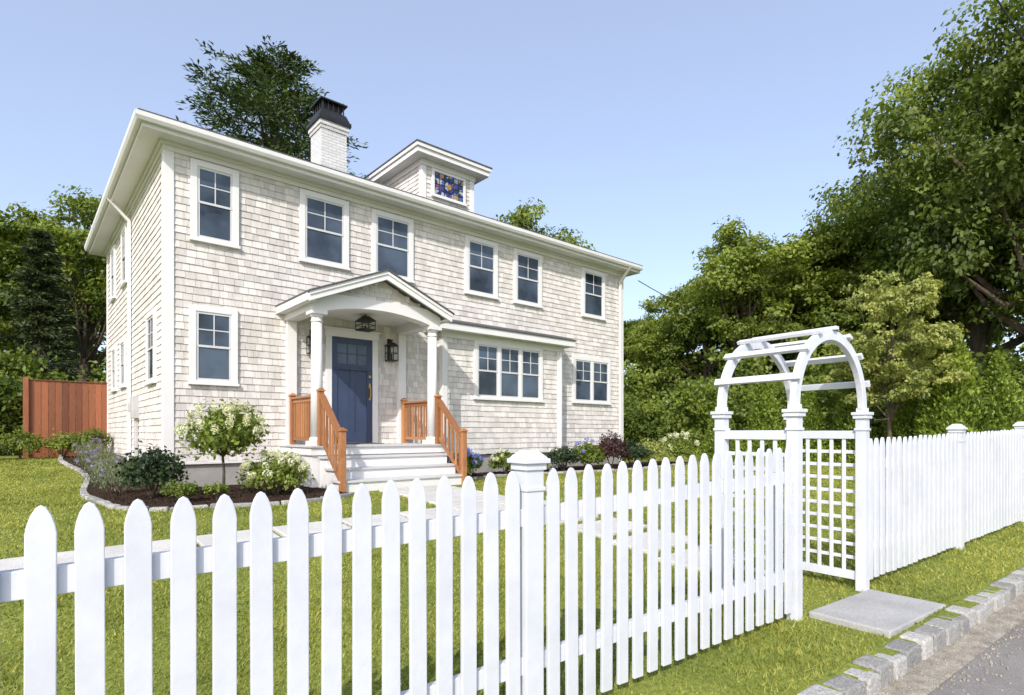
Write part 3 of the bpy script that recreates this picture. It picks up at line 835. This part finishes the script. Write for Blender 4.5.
# ------------------------------------------------------------------ vegetation
def deciduous(name, H=10, R=3.4, base=.28, nb=46, clumps=13, lpc=50, leaf=.15, seed=1, limbs=14, trunk=.22, egg=1.0, cs=1.0):
    global rng
    rng = np.random.default_rng(seed); rd = random.Random(seed)
    zc = H * (base + 1) / 2; hz = H * (1 - base) / 2
    blobs = []
    while len(blobs) < nb:
        u = unit(rng.normal(size=(1, 3)))[0] * rng.uniform(.25, .86) ** .6
        k = 1 - .35 * max(0, u[2]) * egg
        c = np.array([u[0] * R * k, u[1] * R * k, zc + u[2] * hz * .86])
        r = rng.uniform(.18, .34) * R
        blobs.append((c, r))
    P = []; Nn = []; Rn = []
    for c, r in blobs:
        bl = rng.random() * .3
        for _ in range(clumps):
            d = unit(rng.normal(size=(1, 3)))[0]; d[2] = d[2] * .8 + .15
            cc_ = c + d * r * rng.uniform(.6, 1.0) * np.array([1, 1, .75])
            cr = rng.uniform(.11, .19) * R * cs
            q = ball(lpc) * np.array([1, 1, .5]) * cr
            P.append(cc_ + q); Nn.append(np.tile(d * .7 + np.array([0, 0, .8]), (lpc, 1)) + q / cr * .5)
            cl = rng.random() * .3 + bl
            Rn.append(cl + rng.random(lpc) * .4)
    P = np.concatenate(P); Nn = np.concatenate(Nn); Rn = np.concatenate(Rn)
    lm = leaf_mesh(name + '_leaves', P, leaf, L_mid, .62, Nn, Rn)
    T = MB(); top = H * .8
    pts = [(0, 0, -.3), (0.03, 0, H * .08), (.1, .05, H * .25), (rd.uniform(-.3, .3), rd.uniform(-.3, .3), H * .5), (rd.uniform(-.4, .4), rd.uniform(-.4, .4), top)]
    T.tube(pts, [trunk * 1.5, trunk * 1.05, trunk * .85, trunk * .5, trunk * .1], 10)
    for c, r in blobs[:limbs + 10]:
        hz0 = rd.uniform(.2, .55) * H
        if hz0 > c[2]: hz0 = c[2] * .75
        s = Vector((.1 * hz0 / H, 0, hz0)); e = Vector(c); mid = s.lerp(e, .5) + Vector((0, 0, -.05 * H + rd.random() * .04 * H))
        T.tube([s, s.lerp(mid, .5) , mid, e], [trunk * .45, trunk * .34, trunk * .25, trunk * .06], 6)
    tm = T.mesh(name + '_trunk'); tm.materials.append(M_bark)
    return tm, lm
def pine(name, H=10, seed=3, nbr=60, L0=2.2, base=.3, droop=0.1, lpc=46, needle=.2, wdt=.16, cl=7, power=.8, flat=.35, rise=.25, cr=.13, whorl=0):
    global rng
    rng = np.random.default_rng(seed); rd = random.Random(seed)
    T = MB(); T.tube([(0, 0, -.3), (0, 0, H * .4), (.05, .03, H * .8), (.05, .05, H * .97)], [.2, .14, .06, .015], 8)
    P = []; Al = []; Rn = []
    for i in range(nbr):
        t = (i + rd.random()) / nbr
        if whorl: t = ((i // whorl) * whorl + .5 * whorl + rd.uniform(-.6, .6)) / nbr
        z = H * (base + (.98 - base) * t); a = i * 2.4 + rd.uniform(-.4, .4)
        Lb = L0 * ((1 - t) ** power * .92 + .08) * rd.uniform(.6, 1.12)
        dr_ = Vector((math.cos(a), math.sin(a), 0))
        s = Vector((0, 0, z)); e = s + dr_ * Lb + Vector((0, 0, Lb * (rise - droop)))
        md = s.lerp(e, .5) - Vector((0, 0, Lb * (.08)))
        T.tube([s, md, e], [.045 * (1 - t) + .015, .03 * (1 - t) + .01, .006], 5)
        for k in range(cl):
            f = .3 + .7 * (k + rd.random()) / cl
            c = (s.lerp(md, f * 2) if f < .5 else md.lerp(e, f * 2 - 1))
            sp = Lb * .2
            c = np.array(c) + rng.normal(size=3) * np.array([sp, sp, sp * .15])
            q = ball(lpc) * np.array([1, 1, flat]) * (cr + .08 * Lb) * 1.5
            P.append(c + q)
            Al.append(np.tile(np.array(dr_) * .6 + np.array([0, 0, .3 - droop]), (lpc, 1)) + unit(q + 1e-6) * .7)
            Rn.append(rng.random() * .5 + rng.random(lpc) * .5)
    lm = leaf_mesh(name + '_needles', np.concatenate(P), needle, L_pine, wdt, None, np.concatenate(Rn), np.concatenate(Al))
    tm = T.mesh(name + '_trunk'); tm.materials.append(M_bark)
    return tm, lm
def put(name, var, x, y, h, rz, lm, wide=1.0, H=10):
    z = gz(min(x, 60), min(y, 60)); s = h / H
    r = empty(name, (x, y, z)); r.rotation_euler = (0, 0, rz); r.scale = (s * wide, s * wide, s)
    add_obj('trunk', var[0], r); add_obj('foliage', var[1], r, mat=lm)
vA = deciduous('treeA', seed=11, leaf=.17, lpc=44)
vB = deciduous('treeB', R=3.8, base=.18, nb=68, clumps=13, lpc=48, leaf=.135, seed=23, egg=.5, trunk=.26, cs=.85)
vC = deciduous('treeC', R=3.0, base=.12, nb=50, seed=37, leaf=.17, lpc=44)
vS = deciduous('treeS', R=3.4, base=.14, nb=52, clumps=10, lpc=48, leaf=.19, seed=41, trunk=.12, cs=.8)
vP = pine('pine', seed=8, nbr=77, L0=2.5, base=.48, needle=.15, wdt=.26, cl=8, power=.42, rise=.26, flat=.16, lpc=46, cr=.11, whorl=7)
vF = pine('spruce', seed=9, nbr=120, L0=2.0, base=.06, droop=.45, needle=.17, wdt=.34, cl=6, power=.9, flat=.5, rise=.15, lpc=40)
for (x, y, h, v, lm, w, rz) in [
    (30.5, 22.4, 10.2, vC, L_mid, .9, .3), (28.4, 18.8, 9.2, vA, L_light, 1.0, 1.9), (27.4, 16.1, 10.4, vC, L_mid, .8, 2.2),
    (27.0, 13.6, 11.8, vA, L_light, .95, .9), (29.7, 12.0, 12.8, vC, L_mid, .95, 4.1), (32.5, 11.3, 13.2, vA, L_mid, 1.0, 5.0),
    (33.5, 15.0, 12.0, vC, L_oak, 1.0, 3.1)]:
    put('maple_tree', v, x, y, h, rz, lm, w)
for (x, y, h, w, rz, lm) in [(32.6, 8.2, 15.6, .78, .4, L_mid), (29.8, 5.2, 19.2, .76, 2.3, L_mid), (27.2, 2.9, 19.0, .74, 3.9, L_oak), (28.5, 1.0, 16.4, .85, 5.3, L_mid)]:
    put('oak_tree', vB, x, y, h, rz, lm, w)
put('young_ornamental_tree', vS, 19.4, 5.5, 6.3, 1.0, L_pale, .80)
put('deciduous_tree', vA, 21.2, 23.2, 13.6, 2.0, L_light, .85)
put('white_pine_tree', vP, 11.5, 35.0, 23.0, .7, L_pine, 1.12)
put('maple_tree', vA, -2.6, 31.5, 11.0, 1.2, L_light, 1.0)
put('maple_tree', vC, .6, 37, 13.2, 3.2, L_mid, 1.0)
put('maple_tree', vA, 2.2, 30.5, 11.6, 4.2, L_mid, .9)
put('spruce_tree', vF, .7, 26.5, 8.0, .2, L_spruce, 1.3)
put('spruce_tree', vF, -1.8, 26.0, 6.6, 2.2, L_spruce, 1.3)
put('maple_tree', vC, -6, 27, 10.2, .2, L_light, 1.1)
rng = np.random.default_rng(77)
def cone_bush(H, R, n, leaf, mat, name):
    z = rng.random(n) ** 1.35; rr_ = R * (1 - z) ** .75 * rng.uniform(.45, 1.08, n); a = rng.uniform(0, 2 * np.pi, n)
    ph = np.sin(a * 5 + z * 14) * .14 + 1
    P = np.stack([np.cos(a) * rr_ * ph, np.sin(a) * rr_ * ph, z * H + .05], 1)
    al = np.stack([np.cos(a) * .5, np.sin(a) * .5, np.full(n, 1.0)], 1)
    return leaf_mesh(name, P, leaf, mat, .4, np.stack([np.cos(a), np.sin(a), np.full(n, .2)], 1), None, al)
vArb = cone_bush(3, .75, 9000, .12, L_arb, 'arborvitae')
for i, (x, y, h) in enumerate([(18.9, 10.6, 2.4), (19.3, 9.2, 2.9), (19.9, 8.0, 2.6), (20.4, 6.9, 2.9), (21.0, 5.5, 2.7), (20.2, 4.15, 3.9), (20.8, 3.3, 3.3), (21.2, 2.2, 2.9)]):
    add_obj('arborvitae', vArb, None, (x, y, gz(x, y)), (h / 3 * 1.1, h / 3 * 1.1, h / 3), i * 1.3)
def mass(name, path, w, h, n, leaf, mat):
    P = []; Nn = []; R_ = []
    path = np.array(path, float); seg = np.linalg.norm(np.diff(path, axis=0), axis=1); cum = np.r_[0, np.cumsum(seg)]
    nc = n // 45
    for _ in range(nc):
        s = rng.uniform(0, cum[-1]); i = min(np.searchsorted(cum, s) - 1, len(seg) - 1); i = max(i, 0); f = (s - cum[i]) / seg[i]
        c = path[i] * (1 - f) + path[i + 1] * f
        hh = h * (.72 + .28 * math.sin(s * .9) * math.sin(s * .37 + 1))
        t = rng.random() ** .7
        c3 = np.array([c[0] + rng.normal() * w * .4, c[1] + rng.normal() * w * .4, gz(c[0], c[1]) + t * hh])
        q = ball(45) * np.array([.55, .55, .36]) * (leaf / .15) ** .5
        P.append(c3 + q); Nn.append(np.tile([-.4, -.4, .7], (45, 1))); R_.append(rng.random() * .5 + rng.random(45) * .5)
    return add_obj(name, leaf_mesh(name, np.concatenate(P), leaf, mat, .6, np.concatenate(Nn), np.concatenate(R_)))
mass('understory_shrubs', [(19, 24), (22, 19), (22.5, 14), (22.5, 10), (24, 6), (26, 2)], 1.8, 3.4, 40000, .19, L_mid)
mass('understory_shrubs', [(24, 25), (26, 16), (26, 9), (27.5, 3), (29, -1)], 2.0, 5.4, 34000, .23, L_mid)
mass('understory_shrubs', [(-6, 22), (-2.5, 21.5), (.0, 21.5)], 1.2, 3.0, 16000, .16, L_mid)
mass('understory_shrubs', [(-7, 25), (-2, 24), (3, 25)], 1.2, 4.6, 16000, .18, L_mid)
mass('distant_trees', [(-45, 40), (-20, 58), (10, 66), (40, 58), (62, 36), (70, 10), (72, -14)], 6, 12, 45000, .8, L_oak)

def bush(name, x, y, rx, h, n, leaf, mat, bloom=None, spiky=False, z0=.08):
    r = empty(name, (x, y, gz(x, y) + .02))
    nc = max(12, n // 28); P = []; Nn = []; R_ = []
    for _ in range(nc):
        d = unit(rng.normal(size=(1, 3)))[0]; d[2] = abs(d[2]) * 1.0 - .25
        k = rng.uniform(.45, .95)
        c = np.array([d[0] * rx * k, d[1] * rx * k, z0 + (h - z0) * (.38 + .58 * d[2] * k)])
        q = rng.normal(size=(28, 3)) * rx * .13
        P.append(c + q); Nn.append(np.tile(d + [0, 0, .5], (28, 1))); R_.append(rng.random() * .5 + rng.random(28) * .5)
    P = np.concatenate(P); P[:, 2] = np.maximum(P[:, 2], .01)
    al = np.tile([0, 0, 1.2], (len(P), 1)) if spiky else None
    add_obj('leaves', leaf_mesh(name + '_leaves', P, leaf, mat, .25 if spiky else .6, np.concatenate(Nn), np.concatenate(R_), al), r)
    S_ = MB()
    for _ in range(7):
        a = rng.uniform(0, 6.28); S_.tube([(0, 0, -.05), (math.cos(a) * rx * .3, math.sin(a) * rx * .3, h * .35), (math.cos(a) * rx * .6, math.sin(a) * rx * .6, h * .7)], [.014, .01, .004], 5)
    S_.obj('stems', M_bark, r)
    if bloom:
        bm_, nb, bs = bloom; P = []
        Nn = []
        for _ in range(nb):
            d = unit(rng.normal(size=(1, 3)))[0]; d[2] = abs(d[2]) * .9 + .05
            c = np.array([d[0] * rx * .98, d[1] * rx * .98, z0 + (h - z0) * (.40 + .64 * d[2])])
            q = unit(rng.normal(size=(70, 3))) * bs * rng.uniform(.75, 1.05, (70, 1)) * np.array([1, 1, 1.15 if bm_ is F_white else .8])
            P.append(c + q); Nn.append(q / bs * 2)
        add_obj('blooms', leaf_mesh(name + '_blooms', np.concatenate(P), bs * .5, bm_, .8, np.concatenate(Nn)), r)
    return r
bush('hydrangea_bush', 3.05, 9.15, .50, .66, 2200, .07, L_light, (F_white, 42, .055))
bush('rhododendron_bush', 1.5, 9.85, .46, .86, 2800, .07, L_dark)
bush('boxwood_bush', 1.72, 9.0, .24, .32, 1400, .04, L_mid)
bush('spirea_bush', 2.15, 8.95, .20, .25, 900, .04, L_light)
bush('hydrangea_bush', 7.25, 9.95, .36, .62, 1600, .08, L_mid, (F_blue, 20, .07))
bush('hydrangea_bush', 8.6, 10.2, .35, .6, 1600, .08, L_mid, (F_white, 12, .05))
bush('azalea_bush', 9.6, 10.15, .38, .5, 1600, .06, L_light)
bush('hydrangea_bush', 11.3, 10.1, .45, .8, 2200, .08, L_mid, (F_blue, 8, .06))
bush('rhododendron_bush', 10.5, 10.2, .45, .7, 2000, .07, L_dark)
bush('barberry_bush', 12.4, 10.2, .5, 1.15, 2600, .07, L_red)
bush('rhododendron_bush', 13.2, 10.1, .5, .85, 2400, .07, L_dark)
bush('euonymus_bush', 14.1, 10.1, .55, .9, 2600, .07, L_pale)
bush('hydrangea_bush', 15.4, 10.0, .6, .95, 2600, .08, L_light, (F_white, 18, .08))
for (x, y, h) in [(1.3, 11.0, .4), (1.25, 12.0, .45), (1.3, 13.1, .5), (1.3, 14.2, .5), (1.35, 15.4, .5), (1.4, 16.8, .55)]:
    bush('catmint_plant', x, y, .42, h, 1500, .05, L_sage, (F_purple, 10, .03), True)
for (x, y, h, m_) in [(.1, 18.4, .8, L_mid), (-.6, 17.8, .7, L_sage), (-1.2, 18.6, .9, L_light), (-1.9, 18.0, .8, L_mid), (.9, 18.3, .7, L_light), (1.4, 18.0, .9, L_mid), (-2.7, 18.5, 1.1, L_mid)]:
    bush('perennial_plant', x, y, .5, h, 1400, .07, m_, None, m_ is L_sage)
x, y = 2.38, 9.45
r = empty('hydrangea_tree', (x, y, gz(x, y)))
T = MB(); T.tube([(0, 0, -.05), (.01, 0, .4), (-.01, .01, .68)], [.026, .02, .018], 8)
for i in range(16):
    a = i * 2.4; rr_ = random.uniform(.3, .55)
    T.tube([(0, 0, .62), (math.cos(a) * rr_ * .5, math.sin(a) * rr_ * .5, .85), (math.cos(a) * rr_, math.sin(a) * rr_, random.uniform(.9, 1.35))], [.012, .008, .004], 5)
T.obj('trunk', M_bark, r)
P = []; Nn = []
for _ in range(95):
    d_ = unit(rng.normal(size=(1, 3)))[0]; k = rng.uniform(.4, 1)
    c = np.array([d_[0] * .55 * k, d_[1] * .55 * k, 1.04 + d_[2] * .33 * k])
    q = rng.normal(size=(26, 3)) * .075; P.append(c + q); Nn.append(np.tile(d_ + [0, 0, .5], (26, 1)))
add_obj('leaves', leaf_mesh('hydrangea_tree_leaves', np.concatenate(P), .085, L_light, .6, np.concatenate(Nn)), r)
P = []; Nn = []
for _ in range(36):
    d_ = unit(rng.normal(size=(1, 3)))[0]; d_[2] = abs(d_[2]) * 1.1 - .15
    c = np.array([d_[0] * .60, d_[1] * .60, 1.05 + d_[2] * .40])
    q = unit(rng.normal(size=(80, 3))) * np.array([.055, .055, .085]) * rng.uniform(.7, 1.05, (80, 1)); P.append(c + q); Nn.append(q * 25)
add_obj('blooms', leaf_mesh('hydrangea_tree_blooms', np.concatenate(P), .03, F_white, .8, np.concatenate(Nn)), r)

# ------------------------------------------------------------------ wires
def wire(name, a, b, sag, r=.012):
    a, b = Vector(a), Vector(b); m = MB()
    pts = [a.lerp(b, t / 24) - Vector((0, 0, sag * 4 * (t / 24) * (1 - t / 24))) for t in range(25)]
    m.tube(pts, [r] * 25, 5); return m.obj(name, M_black)
wire('utility_wire', (-14, 3.7, 8.7), (42, -.2, 8.9), .4, .014)
wire('service_wire', (14.7, 11.0, 6.2), (44, 22, 10.5), .6, .014)
up = MB(); up.cyl(42, -.2, -.5, 9.6, .16, .11, 14); up.box(41.2, 42.8, -.25, -.15, 8.7, 8.82); up.cyl(41.5, -.2, 8.82, 8.95, .03); up.cyl(42.5, -.2, 8.82, 8.95, .03)
up.obj('utility_pole', M_pole)

# ------------------------------------------------------------------ light, world, camera
S = Vector((-.64, -.46, .58)).normalized()
sd = bpy.data.lights.new('sun', 'SUN'); sd.energy = 4.2; sd.angle = math.radians(.5); sd.color = (1, .945, .875)
so = bpy.data.objects.new('sun', sd); scene.collection.objects.link(so)
so.rotation_euler = S.to_track_quat('Z', 'Y').to_euler()
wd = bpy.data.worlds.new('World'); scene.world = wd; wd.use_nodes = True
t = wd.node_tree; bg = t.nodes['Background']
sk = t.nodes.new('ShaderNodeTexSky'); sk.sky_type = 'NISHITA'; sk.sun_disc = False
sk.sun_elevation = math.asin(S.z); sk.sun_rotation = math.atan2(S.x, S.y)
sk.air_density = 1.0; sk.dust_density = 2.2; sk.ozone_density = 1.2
hz = t.nodes.new('ShaderNodeVectorMath'); hz.operation = 'MULTIPLY_ADD'   # sky colour scaled, constant pale light added to brighten sky and ambient fill
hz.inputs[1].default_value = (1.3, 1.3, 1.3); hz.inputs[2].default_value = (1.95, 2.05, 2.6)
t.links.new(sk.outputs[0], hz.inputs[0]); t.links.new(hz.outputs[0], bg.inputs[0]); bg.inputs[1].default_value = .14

cam = bpy.data.cameras.new('camera'); co_ = bpy.data.objects.new('camera', cam); scene.collection.objects.link(co_)
co_.location = (0, 0, 1.45); co_.rotation_euler = (math.radians(90), 0, math.radians(-40.8))
cam.sensor_width = 36; cam.lens = 575 / 1024 * 36; cam.shift_y = (433 - 347.5) / 1024
cam.clip_start = .05; cam.clip_end = 3000
scene.camera = co_
